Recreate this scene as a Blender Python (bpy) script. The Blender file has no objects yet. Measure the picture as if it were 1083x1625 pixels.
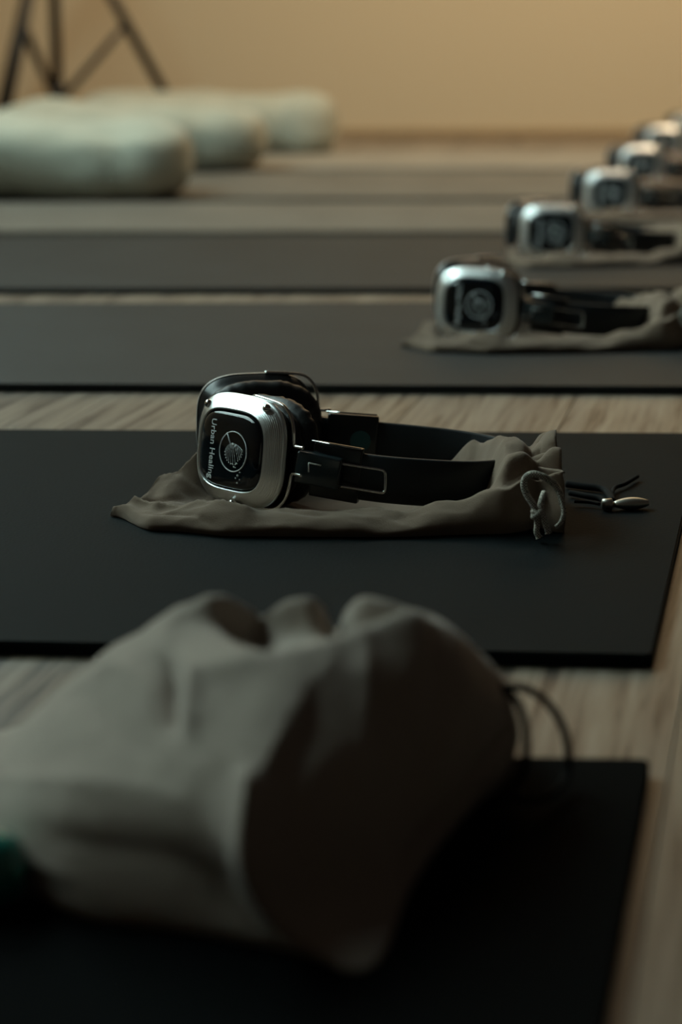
import bpy, bmesh, math, random
from mathutils import Vector, Matrix, noise
random.seed(4)
PI = math.pi
C = bpy.context.scene.collection
S = bpy.context.scene

# ------------------------------------------------------------------ camera
F_PX, CAM_H, HORIZON = 3300.0, 0.35, 20.0
PITCH = math.atan((812.5 - HORIZON) / F_PX)
cam_d = bpy.data.cameras.new('camera')
cam = bpy.data.objects.new('camera', cam_d); C.objects.link(cam)
cam.location = (0, 0, CAM_H)
cam.rotation_euler = (PI / 2 - PITCH, 0, 0)
cam_d.sensor_fit = 'VERTICAL'; cam_d.sensor_height = 36.0
cam_d.lens = F_PX / 1625 * 36
cam_d.clip_start = 0.05
cam_d.dof.use_dof = True
cam_d.dof.focus_distance = 1.44
cam_d.dof.aperture_fstop = 4.6
S.camera = cam

# ------------------------------------------------------------------ world, lights, exposure
w = bpy.data.worlds.new('world'); S.world = w; w.use_nodes = True
w.node_tree.nodes['Background'].inputs[0].default_value = (1.0, 0.84, 0.68, 1)
w.node_tree.nodes['Background'].inputs[1].default_value = 0.014

def area(name, loc, target, sx, sy, power, col, spread=180):
    l = bpy.data.lights.new(name, 'AREA'); l.shape = 'RECTANGLE'; l.size = sx; l.size_y = sy
    l.energy = power; l.color = col; l.spread = math.radians(spread)
    o = bpy.data.objects.new(name, l); C.objects.link(o)
    o.location = loc
    o.rotation_euler = (Vector(target) - Vector(loc)).to_track_quat('-Z', 'Y').to_euler()
    return o
area('window_daylight', (-1.68, 2.55, 1.86), (0.1, 1.9, 0.1), 3.6, 1.2, 98.0, (0.73, 0.98, 0.94))
area('ceiling_lamp', (1.3, 4.9, 2.4), (0.9, 6.2, 0.45), 1.6, 0.5, 50.0, (1.0, 0.76, 0.47))
area('warm_top_fill', (0.1, 4.7, 2.42), (0.1, 4.7, 0.0), 1.4, 0.5, 11.0, (1.0, 0.84, 0.62))  # added overhead fill that warms bolster and mat tops, no fixture modelled
S.view_settings.view_transform = 'Standard'
S.view_settings.look = 'None'
S.view_settings.exposure = 0.0
S.view_settings.gamma = 1.0
S.view_settings.use_curve_mapping = False

# ------------------------------------------------------------------ helpers
_sp, _cp = math.sin(PITCH), math.cos(PITCH)
def ray(px, py):
    a, b = (px - 541.5) / F_PX, (py - 812.5) / F_PX
    return Vector((a, _cp - b * _sp, -_sp - b * _cp))
def on_z(px, py, z):
    r = ray(px, py); return Vector((0, 0, CAM_H)) + r * ((z - CAM_H) / r.z)
def on_y(px, py, y):
    r = ray(px, py); return Vector((0, 0, CAM_H)) + r * (y / r.y)

def tag(o, label=None, cat=None, group=None, kind=None):
    if label: o['label'] = label
    if cat: o['category'] = cat
    if group: o['group'] = group
    if kind: o['kind'] = kind
    return o
def empty(name, loc=(0, 0, 0), rz=0.0):
    o = bpy.data.objects.new(name, None); C.objects.link(o)
    o.empty_display_size = 0.02
    o.location = loc; o.rotation_euler = (0, 0, rz); return o
def link(name, bm, m, parent=None, smooth=True, loc=None, rz=None):
    me = bpy.data.meshes.new(name)
    bmesh.ops.recalc_face_normals(bm, faces=bm.faces)
    if smooth:
        for f in bm.faces: f.smooth = True
    bm.to_mesh(me); bm.free()
    me.materials.append(m)
    o = bpy.data.objects.new(name, me); C.objects.link(o)
    if parent: o.parent = parent
    if loc is not None: o.location = loc
    if rz is not None: o.rotation_euler = (0, 0, rz)
    return o
def copy_tree(o, parent=None):
    c = o.copy(); C.objects.link(c); c.parent = parent
    for ch in list(o.children): copy_tree(ch, c)
    return c
def add_box(bm, c, s, bevel=0.0, mat=None):
    r = bmesh.ops.create_cube(bm, size=1.0)
    vs = r['verts']
    M = Matrix.Translation(c) @ Matrix.Diagonal((s[0], s[1], s[2], 1))
    if mat is not None: M = mat @ M
    bmesh.ops.transform(bm, matrix=M, verts=vs)
    if bevel:
        es = list({e for v in vs for e in v.link_edges})
        bmesh.ops.bevel(bm, geom=es, offset=bevel, segments=2, affect='EDGES', profile=0.6)
def add_tube(bm, pts, r, n=10, cap=True, closed=False):
    pts = [Vector(p) for p in pts]; N = len(pts)
    up = Vector((0, 0, 1)); rings = []; prev = None
    for i, p in enumerate(pts):
        if closed: t = pts[(i + 1) % N] - pts[i - 1]
        else: t = pts[min(i + 1, N - 1)] - pts[max(i - 1, 0)]
        t.normalize()
        if prev is None:
            a = t.orthogonal().normalized()
        else:
            a = (prev - t * prev.dot(t)).normalized()
        prev = a; b = t.cross(a)
        rr = r[i] if isinstance(r, (list, tuple)) else r
        rings.append([bm.verts.new(p + (a * math.cos(2 * PI * k / n) + b * math.sin(2 * PI * k / n)) * rr) for k in range(n)])
    for i in range(N if closed else N - 1):
        A, B = rings[i], rings[(i + 1) % N]
        for k in range(n):
            bm.faces.new((A[k], A[(k + 1) % n], B[(k + 1) % n], B[k]))
    if cap and not closed:
        bm.faces.new(list(reversed(rings[0]))); bm.faces.new(rings[-1])
def smooth_path(pts, per=8):
    P = [Vector(p) for p in pts]; out = []
    for i in range(len(P) - 1):
        p0, p1, p2, p3 = P[max(i - 1, 0)], P[i], P[i + 1], P[min(i + 2, len(P) - 1)]
        for k in range(per):
            t = k / per
            out.append(0.5 * ((2 * p1) + (p2 - p0) * t + (2 * p0 - 5 * p1 + 4 * p2 - p3) * t * t + (3 * p1 - p0 - 3 * p2 + p3) * t ** 3))
    out.append(P[-1]); return out
def sstep(a, b, x):
    t = max(0.0, min(1.0, (x - a) / (b - a))); return t * t * (3 - 2 * t)
def lerp_tab(tab, s):
    if s <= tab[0][0]: return tab[0][1]
    for (a, va), (b, vb) in zip(tab, tab[1:]):
        if s <= b:
            return va + (vb - va) * sstep(a, b, s)
    return tab[-1][1]

# ------------------------------------------------------------------ materials
def mat(name, col, rough=0.5, metal=0.0, spec=0.5, coat=0.0, sheen=0.0, emis=None):
    m = bpy.data.materials.new(name); m.use_nodes = True
    b = m.node_tree.nodes['Principled BSDF']
    b.inputs['Base Color'].default_value = (*col, 1)
    b.inputs['Roughness'].default_value = rough
    b.inputs['Metallic'].default_value = metal
    b.inputs['Specular IOR Level'].default_value = spec
    b.inputs['Coat Weight'].default_value = coat
    b.inputs['Coat Roughness'].default_value = 0.04
    b.inputs['Sheen Weight'].default_value = sheen
    return m
def N(m, t, **kw):
    n = m.node_tree.nodes.new(t)
    for k, v in kw.items():
        if hasattr(n, k): setattr(n, k, v)
        else: n.inputs[k].default_value = v
    return n
def L(m, a, ao, b, bi): m.node_tree.links.new(a.outputs[ao], b.inputs[bi])
def bsdf(m): return m.node_tree.nodes['Principled BSDF']
def coords(m, scale=(1, 1, 1), rot=(0, 0, 0), kind='Object'):
    tc = N(m, 'ShaderNodeTexCoord'); mp = N(m, 'ShaderNodeMapping')
    mp.inputs['Scale'].default_value = scale; mp.inputs['Rotation'].default_value = rot
    L(m, tc, kind, mp, 'Vector'); return mp
def bump(m, src, out, strength, dist):
    b = N(m, 'ShaderNodeBump'); b.inputs['Strength'].default_value = strength; b.inputs['Distance'].default_value = dist
    L(m, src, out, b, 'Height'); L(m, b, 'Normal', bsdf(m), 'Normal'); return b
def ramp(m, src, out, stops):
    r = N(m, 'ShaderNodeValToRGB'); e = r.color_ramp.elements
    while len(e) < len(stops): e.new(0.5)
    for el, (p, c) in zip(e, stops): el.position = p; el.color = (*c, 1)
    L(m, src, out, r, 'Fac'); return r
def noise_tex(m, scale, detail=4, vec=None, rough=0.5):
    n = N(m, 'ShaderNodeTexNoise'); n.inputs['Scale'].default_value = scale
    n.inputs['Detail'].default_value = detail; n.inputs['Roughness'].default_value = rough
    if vec: L(m, vec, 'Vector', n, 'Vector')
    return n

def mat_rubber(name, col, rough=0.62, spec=0.35):
    m = mat(name, col, rough, spec=spec)
    v = coords(m)
    wv = N(m, 'ShaderNodeTexVoronoi'); wv.inputs['Scale'].default_value = 420
    L(m, v, 'Vector', wv, 'Vector')
    n2 = noise_tex(m, 7, 5, v)
    r = ramp(m, n2, 'Fac', [(0.3, tuple(c * 0.85 for c in col)), (0.75, tuple(c * 1.25 for c in col))])
    L(m, r, 'Color', bsdf(m), 'Base Color')
    bump(m, wv, 'Distance', 0.25, 0.0006)
    return m
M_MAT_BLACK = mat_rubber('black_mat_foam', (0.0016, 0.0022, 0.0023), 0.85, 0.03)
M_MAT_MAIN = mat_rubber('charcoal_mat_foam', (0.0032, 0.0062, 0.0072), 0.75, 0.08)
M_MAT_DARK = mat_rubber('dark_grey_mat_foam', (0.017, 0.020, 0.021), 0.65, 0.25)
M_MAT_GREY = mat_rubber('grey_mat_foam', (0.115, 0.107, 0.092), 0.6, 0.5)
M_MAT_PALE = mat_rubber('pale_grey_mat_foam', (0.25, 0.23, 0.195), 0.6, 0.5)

def mat_wood():
    m = mat('pale_oak_laminate', (0.30, 0.25, 0.19), 0.42, spec=0.42)
    oi = N(m, 'ShaderNodeObjectInfo')
    tc = N(m, 'ShaderNodeTexCoord')
    add = N(m, 'ShaderNodeVectorMath', operation='ADD')
    mul = N(m, 'ShaderNodeVectorMath', operation='SCALE'); mul.inputs['Scale'].default_value = 13.0
    cx = N(m, 'ShaderNodeCombineXYZ')
    L(m, oi, 'Random', cx, 'X'); L(m, oi, 'Random', cx, 'Y'); L(m, oi, 'Random', cx, 'Z')
    L(m, cx, 'Vector', mul, 'Vector'); L(m, tc, 'Object', add, 0); L(m, mul, 'Vector', add, 1)
    mp = N(m, 'ShaderNodeMapping'); mp.inputs['Scale'].default_value = (9, 0.8, 1)
    L(m, add, 'Vector', mp, 'Vector')
    n1 = noise_tex(m, 2.2, 3, mp)
    wp = N(m, 'ShaderNodeTexNoise'); wp.inputs['Scale'].default_value = 1.6; wp.inputs['Detail'].default_value = 2
    L(m, mp, 'Vector', wp, 'Vector')
    mp2 = N(m, 'ShaderNodeMapping'); mp2.inputs['Scale'].default_value = (75, 3.4, 1)
    va = N(m, 'ShaderNodeVectorMath', operation='MULTIPLY_ADD'); va.inputs[1].default_value = (0.045, 0, 0)
    L(m, wp, 'Color', va, 0); L(m, add, 'Vector', va, 2); L(m, va, 'Vector', mp2, 'Vector')
    wv = noise_tex(m, 1.5, 5, mp2, 0.55)
    r1 = ramp(m, wv, 'Fac', [(0.36, (0.06, 0.045, 0.034)), (0.45, (0.18, 0.143, 0.113)), (0.54, (0.235, 0.19, 0.152)), (0.68, (0.31, 0.255, 0.208))])
    r2 = ramp(m, n1, 'Fac', [(0.3, (0.72, 0.72, 0.72)), (0.7, (1.08, 1.06, 1.0))])
    mx = N(m, 'ShaderNodeMix', data_type='RGBA', blend_type='MULTIPLY'); mx.inputs['Factor'].default_value = 1
    L(m, r1, 'Color', mx, 6); L(m, r2, 'Color', mx, 7)
    r3 = ramp(m, oi, 'Random', [(0.0, (0.86, 0.84, 0.82)), (1.0, (1.08, 1.08, 1.08))])
    mx2 = N(m, 'ShaderNodeMix', data_type='RGBA', blend_type='MULTIPLY'); mx2.inputs['Factor'].default_value = 1
    L(m, mx, 2, mx2, 6); L(m, r3, 'Color', mx2, 7)
    L(m, mx2, 2, bsdf(m), 'Base Color')
    bump(m, wv, 'Fac', 0.25, 0.0005)
    return m
M_WOOD = mat_wood()
M_GAP = mat('dark_joint', (0.05, 0.04, 0.03), 0.8)
M_WALL = mat('cream_painted_plaster', (0.62, 0.50, 0.34), 0.85)
_n = noise_tex(M_WALL, 90, 3, coords(M_WALL)); bump(M_WALL, _n, 'Fac', 0.15, 0.001)
M_TRIM = mat('tan_skirting', (0.33, 0.22, 0.11), 0.5)
M_WHITE = mat('white_frame_paint', (0.6, 0.6, 0.57), 0.5)
M_GLASS = mat('window_glass', (0.9, 0.95, 0.95), 0.02); bsdf(M_GLASS).inputs['Transmission Weight'].default_value = 1.0

def mat_cloth(name, col, col2=None, weave=900, sheen=0.15, bump_s=0.35):
    m = mat(name, col, 0.92, spec=0.15, sheen=sheen)
    v = coords(m)
    n1 = noise_tex(m, 14, 6, v)
    c2 = col2 or tuple(c * 0.8 for c in col)
    r = ramp(m, n1, 'Fac', [(0.3, c2), (0.7, col)])
    L(m, r, 'Color', bsdf(m), 'Base Color')
    wa = N(m, 'ShaderNodeTexNoise'); wa.inputs['Scale'].default_value = weave; wa.inputs['Detail'].default_value = 2
    L(m, v, 'Vector', wa, 'Vector')
    bump(m, wa, 'Fac', bump_s, 0.0006)
    return m
M_POUCH = mat_cloth('taupe_cotton', (0.235, 0.168, 0.122))
M_BAG = mat_cloth('grey_beige_cotton', (0.40, 0.33, 0.275), (0.35, 0.285, 0.24), 700)
M_BAGIN = mat_cloth('tan_lining', (0.22, 0.17, 0.11))
M_BOLST = mat_cloth('off_white_cotton', (0.45, 0.45, 0.375), (0.38, 0.39, 0.325), 500)
M_CHROME = mat('brushed_silver', (0.80, 0.82, 0.82), 0.40, 1.0)
M_WIRE = mat('chrome_wire', (0.75, 0.75, 0.74), 0.14, 1.0)
M_GLOSS = mat('gloss_black', (0.003, 0.006, 0.009), 0.07, spec=0.5, coat=0.1)
M_SHELL = mat('black_plastic', (0.010, 0.012, 0.014), 0.28, spec=0.5)
M_BLOCK = mat('smoked_black_plastic', (0.028, 0.042, 0.048), 0.2, spec=0.6)
M_LEATH = mat('black_leatherette', (0.012, 0.013, 0.014), 0.42, spec=0.4)
_n = noise_tex(M_LEATH, 160, 5, coords(M_LEATH)); bump(M_LEATH, _n, 'Fac', 0.3, 0.0012)
M_BAND = mat('dark_band_leather', (0.012, 0.017, 0.021), 0.55, spec=0.4)
_n = noise_tex(M_BAND, 300, 4, coords(M_BAND)); bump(M_BAND, _n, 'Fac', 0.2, 0.0006)
M_PRINT = mat('white_print', (0.88, 0.92, 0.92), 0.5)
M_TEAL = mat('teal_marker', (0.02, 0.11, 0.12), 0.4)
M_CORD = mat('woven_grey_cord', (0.30, 0.28, 0.24), 0.8)
_v = coords(M_CORD); _w = N(M_CORD, 'ShaderNodeTexChecker'); _w.inputs['Scale'].default_value = 1100
L(M_CORD, _v, 'Vector', _w, 'Vector')
_r = ramp(M_CORD, _w, 'Fac', [(0.0, (0.09, 0.08, 0.07)), (1.0, (0.72, 0.66, 0.56))]); L(M_CORD, _r, 'Color', bsdf(M_CORD), 'Base Color')
M_BCORD = mat('black_cord', (0.008, 0.008, 0.008), 0.9, spec=0.2)
M_STEEL = mat('satin_steel', (0.7, 0.68, 0.6), 0.4, 1.0)
M_STAND = mat('black_stand_paint', (0.010, 0.008, 0.007), 0.4)
M_TGLASS = mat('teal_plastic', (0.015, 0.26, 0.20), 0.12, coat=0.8)

# ------------------------------------------------------------------ the room
WALL_Y = on_z(541, 215, 0).y
bm = bmesh.new(); add_box(bm, (0.12, WALL_Y / 2 - 0.05, -0.0215), (3.86, WALL_Y + 0.1 + 0.6, 0.03))
floor = link('floor', bm, M_GAP, smooth=False); tag(floor, kind='structure')
GR = math.radians(-12.0)                       # boards run 12 degrees off the view axis
PW, PL, GAP = 0.142, 1.28, 0.0007
bm = bmesh.new(); add_box(bm, (0, 0, -0.003), (PW - GAP, PL - GAP, 0.006), 0.0004)
plank0 = link('plank', bm, M_WOOD, floor, smooth=False)
Rg = Matrix.Rotation(GR, 4, 'Z')
cnt = 0
for i in range(-22, 14):
    off = random.random() * PL
    for j in range(-2, 7):
        c = Rg @ Vector((i * PW + 0.03, j * PL + off, 0))
        if i == 3: pass
        if not (-2.0 < c.x < 2.3 and -0.55 < c.y < WALL_Y + 0.6): continue
        o = plank0.copy(); C.objects.link(o)
        o.location = c; o.rotation_euler = (0, 0, GR); cnt += 1
        # boards that reach a wall are sawn off there
        M = Matrix.Translation(c) @ Rg; cut = False
        cor = [M @ Vector((sx * PW / 2, sy * PL / 2, 0)) for sx in (-1, 1) for sy in (-1, 1)]
        if any(p.x < -1.71 or p.x > 2.04 or p.y > WALL_Y or p.y < -0.3 for p in cor):
            b2 = bmesh.new(); add_box(b2, (0, 0, -0.003), (PW - GAP, PL - GAP, 0.006), 0.0004)
            Mi = M.inverted()
            for co, no in (((-1.708, 0, 0), (-1, 0, 0)), ((2.03, 0, 0), (1, 0, 0)), ((0, WALL_Y - 0.001, 0), (0, 1, 0)), ((0, -0.3, 0), (0, -1, 0))):
                n_ = (Mi.to_3x3() @ Vector(no)).normalized()
                bmesh.ops.bisect_plane(b2, geom=b2.verts[:] + b2.edges[:] + b2.faces[:], plane_co=Mi @ Vector(co), plane_no=n_, clear_outer=True)
            if len(b2.faces) < 4:
                b2.free()
                if o is not plank0: bpy.data.objects.remove(o); cnt -= 1
                continue
            me = bpy.data.meshes.new('plank'); b2.to_mesh(me); b2.free(); me.materials.append(M_WOOD); o.data = me
bpy.data.objects.remove(plank0)
print('planks', cnt)
def wall(name, c, s, m=M_WALL):
    bm = bmesh.new(); add_box(bm, c, s); return tag(link(name, bm, m, smooth=False), kind='structure')
wall('wall_back', (0.12, WALL_Y + 0.05, 1.22), (3.86, 0.1, 2.6))
LX = -1.76                                      # left wall with its window opening
Z0, Z1 = 1.15, 2.44
WINS = [(0.72, 4.38)]
bm = bmesh.new()
prev = -1.6
for a_, b_ in WINS + [(WALL_Y, WALL_Y)]:
    add_box(bm, (LX, (prev + a_) / 2, 1.22), (0.1, a_ - prev, 2.5)); prev = b_
for a_, b_ in WINS:
    add_box(bm, (LX, (a_ + b_) / 2, (Z0 - 0.03) / 2), (0.1, b_ - a_, Z0 + 0.03))
    add_box(bm, (LX, (a_ + b_) / 2, (Z1 + 2.47) / 2), (0.1, b_ - a_, 2.47 - Z1))
tag(link('wall_left', bm, M_WALL, smooth=False), kind='structure')
for n_, (a_, b_) in enumerate(WINS):
    bm = bmesh.new()
    for yy in (a_ + 0.026, (a_ + b_) / 2, b_ - 0.026): add_box(bm, (LX, yy, (Z0 + Z1) / 2), (0.06, 0.05, Z1 - Z0 - 0.002), 0.004)
    for zz in (Z0 + 0.026, Z1 - 0.026): add_box(bm, (LX, (a_ + b_) / 2, zz), (0.06, b_ - a_ - 0.002, 0.05), 0.004)
    win = link('window_%d' % (n_ + 1), bm, M_WHITE, smooth=False); tag(win, kind='structure')
    for k in range(2):
        bm = bmesh.new(); cy = a_ + (k + 0.5) * (b_ - a_) / 2
        add_box(bm, (LX, cy, (Z0 + Z1) / 2), (0.006, (b_ - a_) / 2 - 0.08, Z1 - Z0 - 0.1))
        link('pane', bm, M_GLASS, win, smooth=False)
bm = bmesh.new(); add_box(bm, (0.17, WALL_Y - 0.006, 0.009), (3.74, 0.012, 0.018), 0.003)
tag(link('baseboard_back', bm, M_TRIM, smooth=False), kind='structure')

# ------------------------------------------------------------------ yoga mats
MT = 0.008
def make_mat(fl, fr, br, bl, m, label):
    base = (Vector(fl) + Vector(fr)) / 2
    bm = bmesh.new(); P = [Vector(q) for q in (fl, fr, br, bl)]; ring = []
    for i, p in enumerate(P):
        a = (P[i - 1] - p).normalized(); b = (P[(i + 1) % 4] - p).normalized(); r = 0.006
        for k in range(5):
            t = k / 4; ring.append(p + a * r * (1 - t) ** 2 + b * r * t ** 2)
    lo = [bm.verts.new((q.x - base.x, q.y - base.y, 0.0)) for q in ring]
    f = bm.faces.new(lo)
    ex = bmesh.ops.extrude_face_region(bm, geom=[f])
    tv = [v for v in ex['geom'] if isinstance(v, bmesh.types.BMVert)]
    bmesh.ops.translate(bm, vec=(0, 0, MT), verts=tv)
    es = [e for e in bm.edges if all(v in tv for v in e.verts)]
    bmesh.ops.bevel(bm, geom=es, offset=0.0012, segments=2, affect='EDGES')
    o = link('yoga_mat', bm, m, smooth=False, loc=(base.x, base.y, 0.0004))
    return tag(o, label, 'mat', 'yoga mats laid side by side')
def rx(y): return 0.171 + (y - 1.09) * 0.2126
def mat_row(f_l, f_r, b_l, b_r, m, label, xr=None):
    # f_l / b_l: distance of the edge at the left of the view, f_r / b_r at the right end
    xf, xb = rx(f_r), rx(b_r)
    if xr: xf, xb = xr
    def ext(yl, yr, xe, x):
        xl = -0.164 * yl; return yr + (yl - yr) * (x - xe) / (xl - xe)
    X = -1.55 + 0.05 * random.random()
    return make_mat((X, ext(f_l, f_r, xf, X)), (xf, f_r), (xb, b_r), (X, ext(b_l, b_r, xb, X)), m, label)
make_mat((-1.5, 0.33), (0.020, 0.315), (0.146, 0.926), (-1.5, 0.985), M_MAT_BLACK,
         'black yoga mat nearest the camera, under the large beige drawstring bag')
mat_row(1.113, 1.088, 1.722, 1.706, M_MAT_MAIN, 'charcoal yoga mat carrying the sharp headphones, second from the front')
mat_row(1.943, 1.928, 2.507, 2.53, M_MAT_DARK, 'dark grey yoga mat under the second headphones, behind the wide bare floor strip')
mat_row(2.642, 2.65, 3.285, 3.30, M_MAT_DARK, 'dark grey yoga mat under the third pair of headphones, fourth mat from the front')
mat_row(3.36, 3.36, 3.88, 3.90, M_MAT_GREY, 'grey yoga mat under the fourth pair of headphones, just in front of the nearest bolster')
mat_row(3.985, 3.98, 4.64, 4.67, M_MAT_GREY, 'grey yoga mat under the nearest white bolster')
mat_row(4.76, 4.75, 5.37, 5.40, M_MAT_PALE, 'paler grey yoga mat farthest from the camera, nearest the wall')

# ------------------------------------------------------------------ bolsters
def make_bolster(right, front, y_c, length, depth, height, base_z, rz, label, seed):
    bm = bmesh.new(); NS, NT = 44, 40; rings = []
    for i in range(NS + 1):
        s = i / NS
        x = -length * s
        e = min(s, 1 - s) * length / 0.16
        k = (1 - (1 - min(1, e)) ** 2.6) ** 0.42 if e < 1 else 1.0
        k = max(k, 0.03)
        ring = []
        for j in range(NT):
            a = 2 * PI * j / NT
            ca, sa = math.cos(a), math.sin(a)
            n = 2.7
            yy = depth / 2 * k * math.copysign(abs(ca) ** (2 / n), ca)
            zz = height / 2 * (0.25 + 0.75 * k) * math.copysign(abs(sa) ** (2 / n), sa)
            p = Vector((x, yy, zz))
            d = noise.fractal(Vector((x * 5, yy * 9, zz * 9 + seed)), 1.0, 2.0, 3) * 0.012
            d += noise.noise(Vector((x * 6 + seed, yy * 6, zz * 5))) * 0.014 - 0.010 * math.exp(-((s - 0.22) / 0.05) ** 2) * max(0, -ca) 
            p += Vector((0, ca, sa)) * d
            p.z = max(p.z + height / 2 - 0.004, 0.0)
            ring.append(bm.verts.new(p))
        rings.append(ring)
    for A, B in zip(rings, rings[1:]):
        for j in range(NT): bm.faces.new((A[j], A[(j + 1) % NT], B[(j + 1) % NT], B[j]))
    bm.faces.new(rings[0]); bm.faces.new(list(reversed(rings[-1])))
    o = link('bolster', bm, M_BOLST, loc=(right, y_c, base_z), rz=rz)
    tag(o, label, 'bolster', 'white bolsters along the left')
    return o
make_bolster(-0.285, 0, 4.07, 0.66, 0.29, 0.152, MT, 0.10, 'white cotton bolster nearest the camera, running off the left edge of the photo', 1)
make_bolster(-0.165, 0, 4.73, 0.66, 0.29, 0.147, MT, 0.02, 'off-white cotton bolster between the nearest one and the one by the wall', 5)
make_bolster(-0.005, 0, 5.35, 0.66, 0.27, 0.150, MT, 0.0, 'white cotton bolster farthest back, resting closest to the tan wall', 9)

# ------------------------------------------------------------------ tripod stand
ts = empty('tripod_stand', (-0.775, 5.79, 0)); tag(ts, 'black metal tripod stand in the back left corner behind the bolsters', 'stand')
bm = bmesh.new(); add_tube(bm, [(0, 0, 0.10), (0, 0, 1.5)], 0.0155, 14); link('pole', bm, M_STAND, ts)
bm = bmesh.new(); add_tube(bm, [(0, 0, 0.60), (0, 0, 0.68)], 0.026, 14); link('collar', bm, M_STAND, ts)
bm = bmesh.new(); add_tube(bm, [(0, 0, 0.10), (0, 0, 0.16)], 0.024, 14); link('hub', bm, M_STAND, ts)
hub, top = Vector((0, 0, 0.13)), Vector((0, 0, 0.64))  # hub low, legs meet at the collar
for az in (12, 128, 252):
    a = math.radians(az); d = Vector((math.cos(a), math.sin(a), 0))
    foot = d * 0.36 + Vector((0, 0, 0.012))
    bm = bmesh.new(); add_tube(bm, [top + d * 0.02, foot], 0.0145, 10)
    lg = link('leg', bm, M_STAND, ts)
    bm = bmesh.new(); add_tube(bm, [foot + Vector((0, 0, -0.012)) + d * 0.004, foot + Vector((0, 0, 0.03)) - d * 0.016], 0.016, 10); link('rubber_foot', bm, M_STAND, lg)
    bm = bmesh.new(); add_tube(bm, [hub + d * 0.02, top.lerp(foot, 0.52)], 0.010, 8); link('brace', bm, M_STAND, ts)

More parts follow.
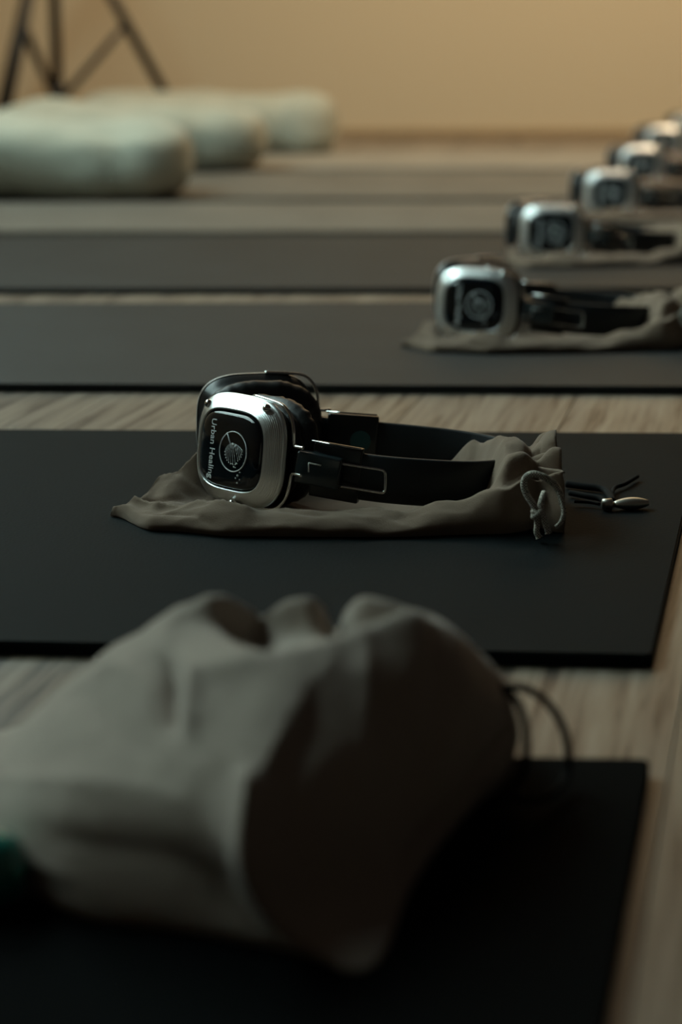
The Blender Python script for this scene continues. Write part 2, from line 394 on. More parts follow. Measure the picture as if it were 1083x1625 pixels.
# ------------------------------------------------------------------ headphones
def sq(a, b, n, K=72):
    out = []
    for k in range(K):
        t = 2 * PI * (k + 0.5) / K; c, s = math.cos(t), math.sin(t)
        e = 2 / n; out.append((a * math.copysign(abs(c) ** e, c), b * math.copysign(abs(s) ** e, s)))
    return out
def loft(bm, loops, cap0=True, cap1=True):
    R = [[bm.verts.new(p) for p in lp] for lp in loops]; K = len(R[0])
    for A, B in zip(R, R[1:]):
        for k in range(K): bm.faces.new((A[k], A[(k + 1) % K], B[(k + 1) % K], B[k]))
    if cap0: bm.faces.new(list(reversed(R[0])))
    if cap1: bm.faces.new(R[-1])
CA, CB = 0.0445, 0.0392
def cup(parent, side, loc, rz):
    """side +1: the hinge is at +u; mesh frame x = u, y = depth from the outer face towards the ear, z = up"""
    OX, OY = side * CA, 0.015
    def P(u, w, v): return (u - OX, w - OY, v)
    def lp(a, b, w, n=3.3): return [P(u, w, v) for u, v in sq(a, b, n)]
    bm = bmesh.new()
    loft(bm, [lp(CA - 0.003, CB - 0.003, 0.009), lp(CA - 0.0005, CB - 0.0005, 0.0105), lp(CA - 0.001, CB - 0.001, 0.0135), lp(CA - 0.004, CB - 0.0035, 0.017), lp(CA - 0.008, CB - 0.006, 0.024), lp(CA - 0.012, CB - 0.009, 0.030)])
    c = link('ear_cup', bm, M_SHELL, parent, loc=loc, rz=rz)
    # bezel with fine ridges on its two sides, smooth on top and bottom
    bm = bmesh.new(); loops = []
    prof = [(0.0, 0.0120), (0.0, 0.0098), (0.0008, 0.0090)]
    NR = 54
    for k in range(NR + 1):
        t = k / NR; prof.append((0.0014 + 0.0088 * t, 0.0086 - 0.0078 * (t ** 0.8)))
    for i, (ins, wd) in enumerate(prof):
        pts = []
        for (u, v) in sq(CA - ins, CB - ins * 0.95, 3.3, 96):
            rid = 0.0
            if 3 <= i < len(prof) - 1:
                rid = 0.00018 * math.sin((i - 3) * PI / 3) * (1 - sstep(0.55, 0.8, abs(v) / CB))
            pts.append(P(u, wd - rid, v))
        loops.append(pts)
    a0, b0 = CA - 0.0102, CB - 0.0102 * 0.95
    for ins, wd, n in ((0.0006, 0.0004, 3.4), (0.0014, 0.0006, 3.5), (0.0020, 0.0022, 3.6)):
        loops.append([P(u, wd, v) for u, v in sq(a0 - ins, b0 - ins, n, 96)])
    loft(bm, loops, False, False)
    link('bezel', bm, M_CHROME, c)
    bm = bmesh.new(); loops = []
    a1, b1 = a0 - 0.0026, b0 - 0.0026
    for k in range(12):
        t = k / 11; f = math.cos(t * PI / 2) * 0.97 + 0.03
        loops.append([P(u, 0.0022 - 0.0032 * math.sin(t * PI / 2) ** 0.8 if k else 0.004, v) for u, v in sq(a1 * f, b1 * f, 3.6 - 1.4 * t)])
    # nearly flat dome: shoulders round off near the rim
    bm.free(); bm = bmesh.new(); loops = [[P(u, 0.004, v) for u, v in sq(a1, b1, 3.8)]]
    for f, wd in ((1.0, 0.0020), (0.985, 0.0008), (0.955, -0.0002), (0.90, -0.0011), (0.8, -0.0018), (0.6, -0.0024), (0.35, -0.0027), (0.08, -0.0028)):
        loops.append([P(u, wd, v) for u, v in sq(a1 * f, b1 * f, 3.8 - (1 - f) * 1.2)])
    loft(bm, loops, False, True)
    link('panel', bm, M_GLOSS, c)
    for (u, v) in ((side * 0.029, 0.0335), (-side * 0.031, 0.029), (side * 0.002, -0.0375)):
        bm = bmesh.new(); bmesh.ops.create_uvsphere(bm, u_segments=14, v_segments=10, radius=0.0030)
        bmesh.ops.translate(bm, vec=P(u, 0.0045, v), verts=bm.verts)
        link('stud', bm, M_WIRE, c)
    # cushions
    bm = bmesh.new(); loops = []
    cs = [(CA - 0.014, 0.024), (CA - 0.004, 0.0235), (CA - 0.001, 0.026), (CA - 0.001, 0.029), (CA - 0.004, 0.0315),
          (CA - 0.002, 0.0335), (CA + 0.002, 0.037), (CA + 0.002, 0.042), (CA - 0.002, 0.0465), (CA - 0.009, 0.049), (CA - 0.016, 0.0475), (CA - 0.020, 0.043), (CA - 0.022, 0.036)]
    for i, (a, wd) in enumerate(cs):
        pts = []
        for k, (u, v) in enumerate(sq(a, a - 0.0085, 2.6, 110)):
            ang = math.atan2(v, u)
            wr = noise.noise(Vector((math.cos(ang) * 9, math.sin(ang) * 9, wd * 60))) * 0.0011 * (1 if i > 3 else 0.4)
            r = math.hypot(u, v); u2, v2 = u * (1 + wr / r), v * (1 + wr / r)
            pts.append(P(u2, wd + wr * 0.8, v2))
        loops.append(pts)
    loft(bm, loops, True, True)
    link('ear_cushion', bm, M_LEATH, c)
    # wire yoke hugging the shell
    q = [(side * (0.0505), 0.015, 0.0102), (side * 0.0488, 0.0145, 0.0115), (side * 0.0484, 0.014, 0.016), (side * 0.0480, 0.0135, 0.022), (side * 0.0455, 0.013, 0.031), (side * 0.038, 0.012, 0.0388), (side * 0.024, 0.012, 0.0412), (side * 0.008, 0.012, 0.0424)]
    for sg in (1, -1):
        bm = bmesh.new(); add_tube(bm, smooth_path([P(side * 0.058, 0.015, sg * 0.0095)] + [P(u, w_, v * 0.93 * sg) for u, w_, v in q], 5), 0.0012, 8)
        link('yoke_wire', bm, M_WIRE, c)
    # printing
    def text(s, size, u, v, rot, name):
        cu = bpy.data.curves.new(name, 'FONT'); cu.body = s; cu.size = size; cu.extrude = 0.00006
        cu.align_x = 'CENTER'; cu.align_y = 'CENTER'; cu.resolution_u = 3; cu.offset = 0.00006
        to = bpy.data.objects.new(name, cu)
        C.objects.link(to); bpy.context.view_layer.update()
        me = bpy.data.meshes.new_from_object(to.evaluated_get(bpy.context.evaluated_depsgraph_get()))
        bpy.data.objects.remove(to)
        # text plane (x, y) -> (u, v), facing -depth
        M = Matrix(((1, 0, 0, 0), (0, 0, -1, 0), (0, 1, 0, 0), (0, 0, 0, 1)))
        me.transform(Matrix.Translation(P(u, -0.0027, v)) @ M @ Matrix.Rotation(rot, 4, 'Z'))
        me.materials.clear(); me.materials.append(M_PRINT)
        o = bpy.data.objects.new(name, me); C.objects.link(o); o.parent = c; return o
    text('Urban Healing', 0.0074, -side * 0.0158, -0.0008, -PI / 2, 'lettering')
    bm = bmesh.new(); wv = -0.0030; cu_, cv_ = side * 0.0065, 0.0
    add_tube(bm, [P(cu_ + 0.0140 * math.cos(2 * PI * k / 48), wv, cv_ + 0.0140 * math.sin(2 * PI * k / 48)) for k in range(48)], 0.00045, 6, closed=True)
    def ln(p, q, r=0.0003): add_tube(bm, [P(cu_ + p[0], wv, cv_ + p[1]), P(cu_ + q[0], wv, cv_ + q[1])], r, 5)
    ln((-0.0075, 0.0125), (-0.0035, 0.0055), 0.0005)
    rnd = random.Random(3)
    apex = Vector((-0.0015, 0.0060))
    for k in range(14):
        t = k / 13; a = math.radians(-178 + 196 * t)
        tip = Vector((0.0005 + 0.0088 * math.cos(a), -0.0010 + 0.0080 * math.sin(a) * (1 if math.sin(a) < 0 else 0.5)))
        if t > 0.6: tip += Vector((0.0002, 0.002))
        mid = (apex + tip) / 2 + Vector((math.cos(a), 0.35)) * 0.0030
        prevp = apex
        for j in range(1, 6):
            s = j / 5; q_ = apex * (1 - s) ** 2 + mid * 2 * s * (1 - s) + tip * s * s
            ln(prevp, q_, 0.00014); prevp = q_
        bmesh.ops.create_icosphere(bm, subdivisions=1, radius=0.00052, matrix=Matrix.Translation(P(cu_ + tip.x, wv, cv_ + tip.y)))
    for (u, v, r) in ((0.002, -0.0105, 6), (0.0045, -0.0078, 6), (0.0000, -0.0085, 4), (0.0065, -0.0160, 7), (0.0085, -0.0135, 5), (0.0045, -0.0180, 5), (0.0088, -0.0185, 5), (0.0066, -0.0212, 6), (0.0035, -0.0108, 4)):
        bmesh.ops.create_icosphere(bm, subdivisions=1, radius=r * 0.00012, matrix=Matrix.Translation(P(cu_ + u, wv, cv_ + v)))
    link('dandelion_emblem', bm, M_PRINT, c)
    return c

BAND = [(0.058, -0.050, 0.0285), (0.085, -0.056, 0.026), (0.115, -0.056, 0.0235), (0.150, -0.048, 0.0205), (0.178, -0.026, 0.0185), (0.190, 0.000, 0.018), (0.184, 0.026, 0.0185), (0.163, 0.046, 0.0205), (0.135, 0.058, 0.0225), (0.100, 0.064, 0.025), (0.068, 0.066, 0.0275)]
def strip(bm, path, hh, th):
    sec = [(-th, -hh * 0.93), (-th * 0.5, -hh), (th * 0.5, -hh), (th, -hh * 0.93), (th * 1.25, 0), (th, hh * 0.93), (th * 0.5, hh), (-th * 0.5, hh), (-th, hh * 0.93), (-th * 1.0, 0)]
    loops = []
    for i, p in enumerate(path):
        t = (path[min(i + 1, len(path) - 1)] - path[max(i - 1, 0)]); t.z = 0; t.normalize()
        nrm = Vector((t.y, -t.x, 0))
        loops.append([p + nrm * a + Vector((0, 0, b)) for a, b in sec])
    loft(bm, loops)
def obox(bm, a, b, h, th, bevel, dz=0.0):
    a, b = Vector(a), Vector(b); d = b - a; X = d.normalized(); Y = Vector((0, 0, 1)).cross(X).normalized(); Z = X.cross(Y)
    M = Matrix.Translation((a + b) / 2) @ Matrix((X, Y, Z)).transposed().to_4x4()
    add_box(bm, (0, 0, dz), (d.length, th, h), bevel, M)
def make_headphones(loc, rz, phi1, phi2, label):
    o = empty('headphones', loc, rz)
    tag(o, label, 'headphones', 'headphones set out in a row, one to a mat')
    H1, H2 = (0.021, -0.051, 0.0392), (0.036, 0.092, 0.0368)
    cup(o, +1, H1, -math.radians(phi1)).rotation_euler.x = -math.radians(7)
    cup(o, -1, H2, math.radians(180 + phi2))
    bm = bmesh.new(); strip(bm, smooth_path(BAND, 8), 0.0165, 0.0022); hb = link('headband', bm, M_BAND, o)
    for sg, (a, b) in ((1, ((0.037, -0.044, 0.0315), (0.071, -0.0535, 0.0275))), (-1, ((0.046, 0.0645, 0.0305), (0.084, 0.0655, 0.0275)))):
        bm = bmesh.new(); obox(bm, a, b, 0.039, 0.0075, 0.0016); e = link('band_end_cap', bm, M_SHELL, o)
        bm = bmesh.new(); av, bv = Vector(a), Vector(b); off = Vector((0, -sg * 0.0030, 0.0196))
        add_tube(bm, [av + off, bv + off], 0.0007, 6); link('chrome_edge', bm, M_WIRE, e)
    for sg in (1, -1):
        y = -0.055 if sg > 0 else 0.076
        a, b = Vector((0.026 + (0.008 if sg < 0 else 0), y + sg * 0.003, 0.0350)), Vector((0.057 + (0.008 if sg < 0 else 0), y - sg * 0.004, 0.0300))
        bm = bmesh.new(); obox(bm, a, b, 0.0225, 0.0085, 0.0018); h = link('hinge_block', bm, M_BLOCK, o)
        h['label'] = 'smoked plastic hinge block' + (' marked L' if sg > 0 else '')
        if sg > 0:
            X = (b - a).normalized(); c0 = a + X * 0.009 + Vector((0, -0.0047, 0))
            bm = bmesh.new()
            add_tube(bm, [c0 + Vector((0, 0, 0.0045)), c0 + Vector((0, 0, -0.0020))], 0.0006, 5)
            add_tube(bm, [c0 + Vector((0, 0, 0.0045)), c0 + X * 0.009 + Vector((0, 0, 0.0045))], 0.0006, 5)
            link('letter_mark', bm, M_PRINT, h)
        bm = bmesh.new()
        e0 = b + Vector((-0.002, -sg * 0.0005, 0)); e1 = b + Vector((0.0295, -sg * 0.005, -0.004)); hz = 0.0080
        pts = [e0 + Vector((0, 0, hz)), e0.lerp(e1, 0.5) + Vector((0, 0, hz)), e0.lerp(e1, 0.93) + Vector((0, 0, hz)), e1 + Vector((0, 0, hz - 0.0008)), e1 + Vector((0.001, 0, hz - 0.003)),
               e1 + Vector((0.001, 0, -hz + 0.003)), e1 + Vector((0, 0, -hz + 0.0008)), e0.lerp(e1, 0.93) + Vector((0, 0, -hz)), e0.lerp(e1, 0.5) + Vector((0, 0, -hz)), e0 + Vector((0, 0, -hz))]
        add_tube(bm, smooth_path(pts, 3), 0.0010, 8); link('slider_wire', bm, M_WIRE, o)
    bm = bmesh.new()
    r = bmesh.ops.create_cone(bm, cap_ends=True, segments=28, radius1=0.0078, radius2=0.0078, depth=0.0012, matrix=Matrix.Translation((0.0715, 0.0612, 0.0290)) @ Matrix.Rotation(PI / 2, 4, 'X'))
    link('side_marker', bm, M_TEAL, o, smooth=False)['label'] = 'round teal marker disc'
    return o

# ------------------------------------------------------------------ flat drawstring pouch
PF = [(0.04, 0.42, 0.30, 0.22, 0.006, 0.030), (0.06, 0.60, 0.26, 0.42, -0.004, 0.04), (0.07, 0.82, 0.24, 0.68, 0.006, 0.035), (0.30, 0.30, 0.46, 0.20, -0.003, 0.03),
      (0.50, 0.34, 0.63, 0.24, 0.004, 0.028), (0.55, 0.42, 0.66, 0.36, -0.003, 0.03), (0.10, 0.26, 0.22, 0.14, -0.004, 0.03)]
def make_pouch(loc, rz, label):
    o = empty('drawstring_pouch', loc, rz); tag(o, label, 'pouch', 'drawstring pouches lying under the headphones')
    X0, X1 = -0.098, 0.208
    YF = [(0, -0.052), (0.10, -0.094), (0.28, -0.110), (0.6, -0.112), (0.85, -0.104), (0.94, -0.094), (1, -0.100)]
    YB = [(0, -0.036), (0.09, 0.005), (0.22, 0.055), (0.5, 0.085), (0.72, 0.074), (0.82, 0.050), (0.88, 0.020), (0.93, 0.000), (1, 0.004)]
    HF = [(0, 0.005), (0.10, 0.010), (0.25, 0.0135), (0.42, 0.0135), (0.5, 0.013), (0.62, 0.012), (0.75, 0.018), (0.86, 0.030), (0.93, 0.036), (1, 0.040)]
    HB = [(0, 0.004), (0.10, 0.014), (0.20, 0.030), (0.32, 0.014), (0.5, 0.006), (0.74, 0.009), (0.83, 0.034), (0.88, 0.044), (1, 0.050)]
    MM = [(0, 0.003), (0.10, 0.008), (0.22, 0.0012), (0.72, 0.0012), (0.82, 0.010), (0.885, 0.050), (0.94, 0.050), (1, 0.055)]
    NS, NT = 150, 90; bm = bmesh.new(); rings = []
    for i in range(NS + 1):
        s = i / NS; x = X0 + (X1 - X0) * s
        yf, yb, hf, hb, mm = (lerp_tab(T, s) for T in (YF, YB, HF, HB, MM))
        neck = sstep(0.84, 0.92, s)
        ctl = [(0.0, 0.0), (-0.012, hf * 0.45), (0.04, hf * 0.95), (0.12, hf), (0.24, mm + (hf - mm) * 0.25), (0.36, mm), (0.62, mm), (0.74, mm + (hb - mm) * 0.3), (0.88, hb), (0.96, hb * 0.9), (1.012, hb * 0.45), (1.0, 0.0)]
        cp = smooth_path([(yf + (yb - yf) * a, z, 0) for a, z in ctl], 8)
        ring = []
        for j, p in enumerate(cp):
            t = j / (len(cp) - 1)
            edge = math.sin(PI * t) ** 0.3 if 0 < t < 1 else 0
            q = Vector((x * 26, p.x * 9 + 3, p.y * 20))
            d = noise.fractal(Vector((x * 17, p.x * 34, 4.0)), 1, 2, 4) * 0.0045 * edge
            d += (0.5 - abs(noise.noise(Vector((x * 13 + p.x * 25, p.x * 30 - x * 20, 9))))) * 0.0035 * edge * (1 - neck)
            for (s0, t0, s1, t1, am, wd) in PF:
                bx, by = s1 - s0, t1 - t0
                q_ = max(0.0, min(1.0, ((s - s0) * bx + (t - t0) * by) / (bx * bx + by * by)))
                d += am * math.exp(-1.5 * math.hypot(s - s0 - q_ * bx, (t - t0 - q_ * by) * 0.6) / wd) * edge
            d *= 0.35 if (0.38 < t < 0.7 and s < 0.78 and s > 0.2) else 1.0
            rip = math.sin(t * 2 * PI * 6.5 + math.sin(x * 60) * 0.6) * 0.0044 * neck * edge
            yy, zz = p.x, p.y
            if neck > 0:
                cy, cz = (yf + yb) / 2, 0.02; v = Vector((yy - cy, zz - cz)); v = v / max(v.length, 1e-4) * rip
                pinch = 1 - 0.16 * math.exp(-((s - 0.945) / 0.02) ** 2)
                yy = cy + (yy - cy) * pinch + v.x; zz = zz * pinch + v.y
            xx = x
            if s > 0.9: xx = x + (s - 0.9) * 0.03 * (noise.noise(Vector((t * 14, 0, 2)))) - max(0, zz - 0.02) * 0.12 * (s - 0.9) * 4
            if s < 0.15: xx += 0.012 * (t - 0.5) * (1 - s / 0.15)
            ring.append(bm.verts.new((xx, yy, max(0.0004, zz + d))))
        rings.append(ring)
    NTt = len(rings[0])
    for A, B in zip(rings, rings[1:]):
        for j in range(NTt - 1): bm.faces.new((A[j], A[j + 1], B[j + 1], B[j]))
        bm.faces.new((A[-1], A[0], B[0], B[-1]))
    bm.faces.new(list(reversed(rings[0])))
    # mouth: frill turned inwards
    inner = []
    cen = sum((v.co for v in rings[-1]), Vector()) / NTt
    last = rings[-1]
    for f, dx in ((0.80, -0.001), (0.6, -0.012), (0.2, -0.02)):
        cur = [bm.verts.new(((v.co.x + dx), cen.y + (v.co.y - cen.y) * f, cen.z + (v.co.z - cen.z) * f)) for v in rings[-1]]
        for j in range(NTt): bm.faces.new((last[j], last[(j + 1) % NTt], cur[(j + 1) % NTt], cur[j]))
        last = cur
    bm.faces.new(last)
    link('fabric', bm, M_POUCH, o)
    return o
def pouch_cords(o, org):
    """grey drawstring looping round the neck; org = world position of the pouch"""
    def W(px, py, y): return on_y(px, py, y) - Vector(org)
    loop = [W(893, 800, 1.350), W(889, 783, 1.345), W(880, 768, 1.340), W(862, 756, 1.338), W(845, 752, 1.338), (W(834, 759, 1.338)), W(832, 772, 1.338), W(838, 788, 1.337), W(846, 800, 1.336), W(851, 812, 1.336)]
    bm = bmesh.new(); add_tube(bm, smooth_path(loop, 8), 0.0023, 10); c = link('drawstring', bm, M_CORD, o)
    c['label'] = 'grey woven drawstring'
    bm = bmesh.new()
    add_tube(bm, smooth_path([W(872, 762, 1.338), W(886, 775, 1.339), W(894, 800, 1.337), W(895, 818, 1.335), W(890, 830, 1.334), W(883, 837, 1.334)], 6), 0.0017, 8); link('drawstring', bm, M_CORD, o)
    bm = bmesh.new()
    kc = W(853, 815, 1.335)
    for k in range(3):
        a = k * 1.1; add_tube(bm, [kc + Vector((0.0026 * math.cos(t), 0.0026 * math.sin(t) * math.cos(a), 0.003 * math.sin(t) * math.sin(a) + 0.0024 * math.cos(t + a))) for t in [2 * PI * j / 14 for j in range(14)]], 0.0019, 8, closed=True)
    link('knot', bm, M_CORD, o)
    for P_ in ([(852, 816), (853, 832), (852, 844), (856, 853)], [(858, 806), (863, 822), (868, 836), (871, 846)]):
        bm = bmesh.new(); add_tube(bm, smooth_path([W(a, b, 1.335) for a, b in P_], 6), [0.0020] * 18 + [0.0027], 8); link('cord_end', bm, M_CORD, o)
    bm = bmesh.new(); add_tube(bm, smooth_path([W(864, 782, 1.345), W(860, 795, 1.338), W(858, 808, 1.335)], 5), 0.0022, 8); link('cord_end', bm, M_CORD, o)

O1 = Vector((-0.057, 1.460, MT + 0.0006))
p1 = make_pouch(O1, 0.0, 'taupe drawstring pouch with grey cord, sharp, under the nearest headphones on the charcoal mat')
pouch_cords(p1, O1)
LIFT = Vector((0, 0, 0.0016))
h1 = make_headphones(O1 + LIFT, 0.0, 45, 12, 'silver and black headphones in sharp focus, nearest the camera, on the charcoal mat')
# rows 2..6: (px, py of the cup's foot, rotation, cup 1 turn, cup 2 turn)
CLASPS = []
rows = [(756, 541, 2.22, 6, 26, 16, 'second', 'slightly blurred silver and black headphones on the dark grey mat, second nearest in the row'),
        (875, 413, 2.98, 15, 27, 14, 'third', 'blurred silver and black headphones, third nearest in the row, upper right'),
        (968, 343, 3.66, 16, 31, 14, 'fourth', 'blurred headphones fourth in the row, behind and right of the third pair'),
        (1017, 293, 4.34, 16, 31, 14, 'fifth', 'small blurred headphones fifth in the row, near the right edge'),
        (1053, 252, 5.05, 16, 31, 14, 'sixth', 'small very blurred headphones at the far right, sixth in the row'),
        (1092, 222, 5.78, 8, 30, 10, 'last', 'farthest headphones, cut by the right edge below the tan wall')]
for px, py, yy, rz, f1, f2, nm, lab in rows:
    g = on_z(px, py, MT + 0.003)
    R = Matrix.Rotation(math.radians(rz), 3, 'Z')
    c0 = Vector((0.021, -0.051, 0)) + Matrix.Rotation(-math.radians(f1), 3, 'Z') @ Vector((-0.0445, -0.004, 0))
    org = Vector((g.x, g.y, 0)) - R @ c0
    org.z = MT + 0.0006
    print(nm, tuple(round(v, 3) for v in org))
    if nm == 'last': org.z = 0.0006
    if nm in ('second', 'third'): CLASPS.append((org.copy(), math.radians(rz), 'blurred silver clasp and black cord at the right edge beside the %s pouch' % nm))
    p = copy_tree(p1); p.location = org; p.rotation_euler.z = math.radians(rz)
    p['label'] = {'second': 'taupe drawstring pouch under the second headphones, slightly blurred, with cord tails in front',
                  'third': 'brownish drawstring pouch under the third headphones in the row',
                  'fourth': 'brownish drawstring pouch under the fourth headphones in the row',
                  'fifth': 'brownish drawstring pouch under the fifth headphones near the right edge',
                  'sixth': 'blurred drawstring pouch under the sixth headphones at the right edge',
                  'last': 'farthest drawstring pouch, cut by the right edge of the photo'}[nm]
    h = copy_tree(h1); h.location = org + LIFT; h.rotation_euler.z = math.radians(rz); h['label'] = lab
    cups = [c for c in h.children if c.name.startswith('ear_cup')]
    cups.sort(key=lambda c: c.location.y)
    cups[0].rotation_euler.z = -math.radians(f1 - rz * 0); cups[1].rotation_euler.z = math.radians(180 + f2)

# ------------------------------------------------------------------ small metal clasp on black cord
cl = empty('metal_clasp', on_z(990, 803, MT + 0.0006)); tag(cl, 'small oval silver metal clasp with black cord, right of the sharp headphones', 'clasp')
g0 = cl.location.copy()
def Z(px, py, z): return on_z(px, py, MT + 0.0008 + z) - g0
bm = bmesh.new()
a, b = Z(974, 800, 0.004), Z(1030, 798, 0.004)
N_ = 14; loops = []
for i in range(N_ + 1):
    s = i / N_; r = 0.0044 * math.sin(PI * (0.06 + 0.86 * s)) ** 0.6; c = a.lerp(b, s)
    loops.append([c + Vector((0, math.cos(t) * r * 1.25, math.sin(t) * r)) for t in [2 * PI * k / 16 for k in range(16)]])
loft(bm, loops); link('capsule', bm, M_STEEL, cl)
bm = bmesh.new(); a, b = Z(955, 800, 0.004), Z(973, 800, 0.004)
loft(bm, [[a.lerp(b, s) + Vector((0, math.cos(t) * r, math.sin(t) * r)) for t in [2 * PI * k / 16 for k in range(16)]] for s, r in ((0, 0.002), (0.1, 0.0038), (0.9, 0.0042), (1, 0.0028))]); link('collar', bm, M_STEEL, cl)
for pts, r in (([(900, 768), (930, 772), (958, 776), (968, 785), (972, 796)], 0.0028), ([(905, 782), (930, 787), (955, 792), (962, 800)], 0.0022), ([(970, 792), (975, 775), (992, 768), (1012, 756)], 0.0017), ([(912, 796), (935, 797), (952, 800)], 0.0012)):
    bm = bmesh.new(); add_tube(bm, smooth_path([Z(x, y, 0.003) for x, y in pts], 6), r, 8); link('cord', bm, M_BCORD, cl)

for (org, rz, lab) in CLASPS:
    c2 = copy_tree(cl); R = Matrix.Rotation(rz, 3, 'Z'); c2.location = org + R @ (g0 - O1); c2.rotation_euler.z = rz; c2['label'] = lab

# ------------------------------------------------------------------ large bag in the foreground
T = MT + 0.001
def G(px, py): return on_z(px, py, T)
def Y(px, py, y): return on_y(px, py, y)
cols = [
 [(-60, 1330), (-75, 1300, .835), (-75, 1270, .845), (-65, 1245, .86), (-50, 1225, .875), (-45, 1222, .885), (-40, 1220, .895)],
 [(10, 1385), (-10, 1335, .79), (-15, 1275, .805), (-5, 1225, .835), (10, 1182, .865), (15, 1172, .885), (22, 1162, .905)],
 [(125, 1452), (105, 1388, .752), (92, 1290, .765), (88, 1190, .805), (112, 1100, .850), (122, 1080, .872), (132, 1062, .895)],
 [(290, 1478), (262, 1402, .737), (235, 1290, .750), (222, 1170, .786), (235, 1060, .832), (240, 1020, .855), (235, 996, .890)],
 [(430, 1502), (370, 1425, .728), (330, 1310, .735), (312, 1180, .768), (300, 1075, .812), (285, 1005, .858), (305, 958, .884)],
 [(518, 1526), (432, 1448, .712), (384, 1350, .716), (392, 1235, .744), (380, 1062, .806), (345, 1000, .862), (348, 946, .886)],
 [(548, 1541), (480, 1440, .720), (440, 1340, .728), (450, 1220, .752), (455, 1048, .810), (410, 1020, .880), (415, 966, .896)],
 [(586, 1536), (545, 1430, .735), (530, 1310, .752), (540, 1175, .776), (535, 1032, .824), (500, 1010, .872), (490, 948, .892)],
 [(618, 1495), (600, 1400, .757), (605, 1290, .778), (620, 1150, .802), (600, 1008, .840), (535, 1012, .885), (532, 978, .910)],
 [(650, 1415), (655, 1340, .790), (680, 1255, .806), (700, 1125, .826), (665, 985, .856), (590, 1000, .876), (578, 950, .892)],
 [(700, 1340), (725, 1285, .828), (760, 1215, .842), (775, 1120, .858), (730, 1010, .874), (690, 978, .882), (665, 975, .893)],
 [(755, 1278), (790, 1235, .864), (815, 1190, .872), (822, 1145, .882), (800, 1085, .892), (780, 1055, .900), (760, 1040, .908)],
 [(780, 1262), (800, 1232, .895), (812, 1205, .900), (815, 1175, .905), (808, 1140, .912), (800, 1120, .918), (790, 1110, .922)],
]
grid = []
for cpts in cols:
    g = G(*cpts[0]); col = [Vector((g.x, g.y + 0.035, T)), g + Vector((0, 0, 0.0))]
    col += [Y(*q) for q in cpts[1:]]
    e = col[-1]; back = max(e.y + 0.055, 0.94)
    col += [Vector((e.x, e.y + 0.03, T + (e.z - T) * 0.62)), Vector((e.x, min(back + 0.01, 0.985), T))]
    grid.append(col)
def catmull(P, per): return smooth_path(P, per)
rows_ = [catmull(c, 14) for c in grid]
fine = [catmull([r[k] for r in rows_], 14) for k in range(len(rows_[0]))]     # fine[k][i]
# soft folds of the cloth: (column, row) to (column, row) of the cage, height, width
FOLDS = [(5.0, 3.9, 5.0, 1.2, 0.0062, 0.26), (10.7, 3.7, 8.4, 1.2, -0.0045, 0.13), (8.0, 5.5, 8.0, 7.2, -0.010, 0.16), (6.0, 7.2, 6.1, 5.6, -0.006, 0.22), (5.0, 3.9, 6.8, 4.8, 0.0030, 0.40), (3.4, 5.1, 3.5, 4.3, -0.011, 0.28), (4.1, 5.0, 3.9, 4.2, 0.006, 0.25),
         (4.2, 5.05, 9.0, 5.05, 0.0045, 0.22), (5.2, 6.4, 5.9, 5.4, -0.006, 0.3), (8.0, 7.0, 8.1, 5.8, -0.008, 0.25), (2.0, 2.6, 4.0, 2.3, -0.004, 0.5),
         (1.2, 3.6, 3.6, 3.2, 0.003, 0.35), (2.0, 5.0, 3.0, 3.8, -0.003, 0.3), (2.4, 5.4, 3.2, 4.4, 0.003, 0.25), (6.5, 4.6, 6.2, 3.0, -0.003, 0.4),
         (7.6, 4.9, 7.2, 3.0, 0.0025, 0.35), (9.2, 4.8, 8.2, 2.6, -0.0025, 0.3), (9.8, 4.9, 8.9, 3.0, 0.0025, 0.3), (0.6, 2.4, 2.0, 2.0, 0.003, 0.3)]
bm = bmesh.new(); V = []
nk, ni = len(fine), len(fine[0])
for k in range(nk):
    row = []
    for i in range(ni):
        p = fine[k][i]
        a = fine[min(k + 1, nk - 1)][i] - fine[max(k - 1, 0)][i]; b = fine[k][min(i + 1, ni - 1)] - fine[k][max(i - 1, 0)]
        n = b.cross(a); n = n.normalized() if n.length > 1e-9 else Vector((0, 0, 1))
        up = sstep(14, 30, k)
        d = noise.fractal(p * 30, 1, 2, 4) * 0.0013 * up
        d += (0.4 - abs(noise.noise(Vector((p.x * 15 + p.z * 12, p.y * 12, p.z * 14))))) * 0.0026 * up
        for (c0, r0, c1, r1, amp, wd) in FOLDS:
            ax, ay = i / 14 - c0, (k / 14 - r0); bx, by = c1 - c0, r1 - r0
            t = max(0.0, min(1.0, (ax * bx + ay * by) / (bx * bx + by * by)))
            dd = math.hypot(ax - t * bx, ay - t * by) / wd
            d += amp * math.exp(-dd * 1.6) * (0.5 + 0.5 * math.sin(PI * min(1, max(0, 0.15 + t * 0.7)))) * up
        q = p + n * d; q.z = max(q.z, T)
        row.append(bm.verts.new(q))
    V.append(row)
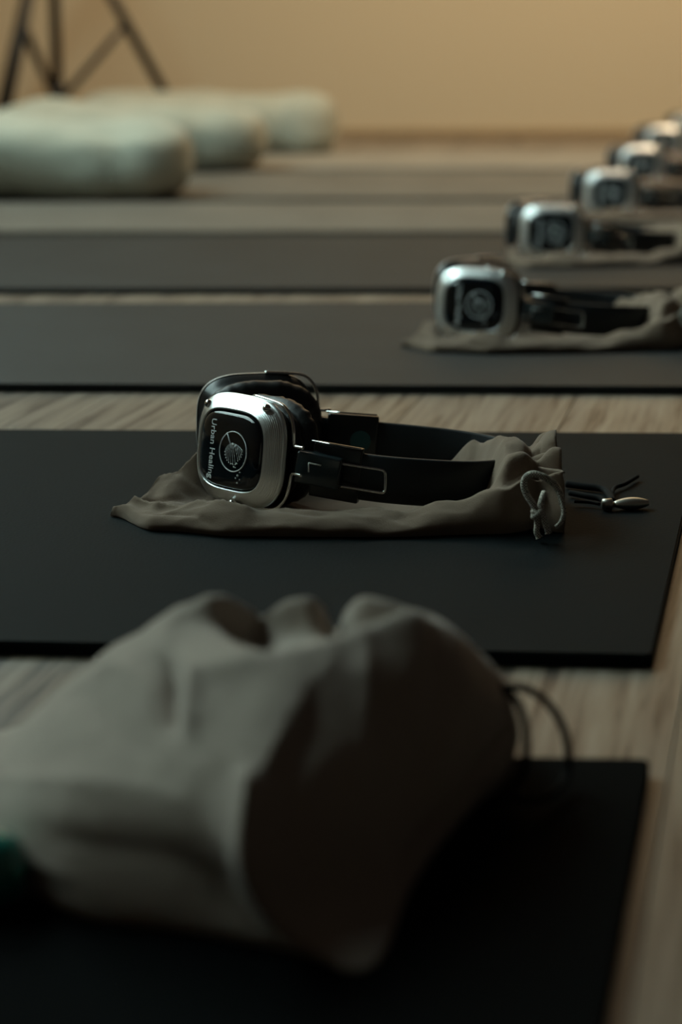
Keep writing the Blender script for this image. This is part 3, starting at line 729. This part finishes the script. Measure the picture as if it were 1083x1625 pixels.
for k in range(nk - 1):
    for i in range(ni - 1): bm.faces.new((V[k][i], V[k][i + 1], V[k + 1][i + 1], V[k + 1][i]))
for i in (0, ni - 1):
    bm.faces.new([V[k][i] for k in range(nk)])
bmesh.ops.remove_doubles(bm, verts=bm.verts, dist=0.00005)
bg = empty('drawstring_bag', (0.0, 0.84, T)); tag(bg, 'large crumpled grey-beige cloth drawstring bag in the foreground on the black mat', 'bag')
inv = Matrix.Translation((0, -0.84, -T))
bmesh.ops.transform(bm, matrix=inv, verts=bm.verts)
link('fabric', bm, M_BAG, bg)
def BG(px, py, y): return Y(px, py, y) - Vector((0, 0.84, T))
bm = bmesh.new(); add_tube(bm, smooth_path([BG(812, 1190, .868), BG(770, 1240, .852), BG(725, 1292, .826), BG(680, 1350, .802), BG(655, 1400, .784), BG(630, 1455, .752), BG(610, 1500, .728)], 6), 0.0016, 8)
link('seam', bm, M_BAG, bg)
for pts in ([(800, 1090, .885), (832, 1092, .90), (866, 1112, .90), (892, 1150, .895), (902, 1190, .89), (900, 1230, .885), (880, 1258, .865), (845, 1270, .855), (795, 1262, .855)],
            [(800, 1094, .885), (818, 1108, .89), (832, 1140, .885), (836, 1180, .88), (832, 1220, .875), (815, 1250, .872), (790, 1270, .855)]):
    bm = bmesh.new(); add_tube(bm, smooth_path([BG(*p) for p in pts], 7), 0.0019, 10); link('drawstring', bm, M_BCORD, bg)['label'] = 'black cord loop'

# teal bottle, mostly outside the frame on the left
bt = empty('water_bottle', on_z(-88, 1424, T)); tag(bt, 'teal glossy plastic object peeking in at the lower left edge beside the bag', 'bottle')
bm = bmesh.new(); loops = []
for x, r in ((-0.10, 0.004), (-0.098, 0.014), (-0.03, 0.015), (0.024, 0.015), (0.030, 0.0125), (0.0335, 0.007), (0.035, 0.001)):
    loops.append([Vector((x, r * math.cos(t), 0.015 + r * math.sin(t))) for t in [2 * PI * k / 28 for k in range(28)]])
loft(bm, loops); link('body', bm, M_TGLASS, bt)
bt.rotation_euler.z = math.radians(-14)
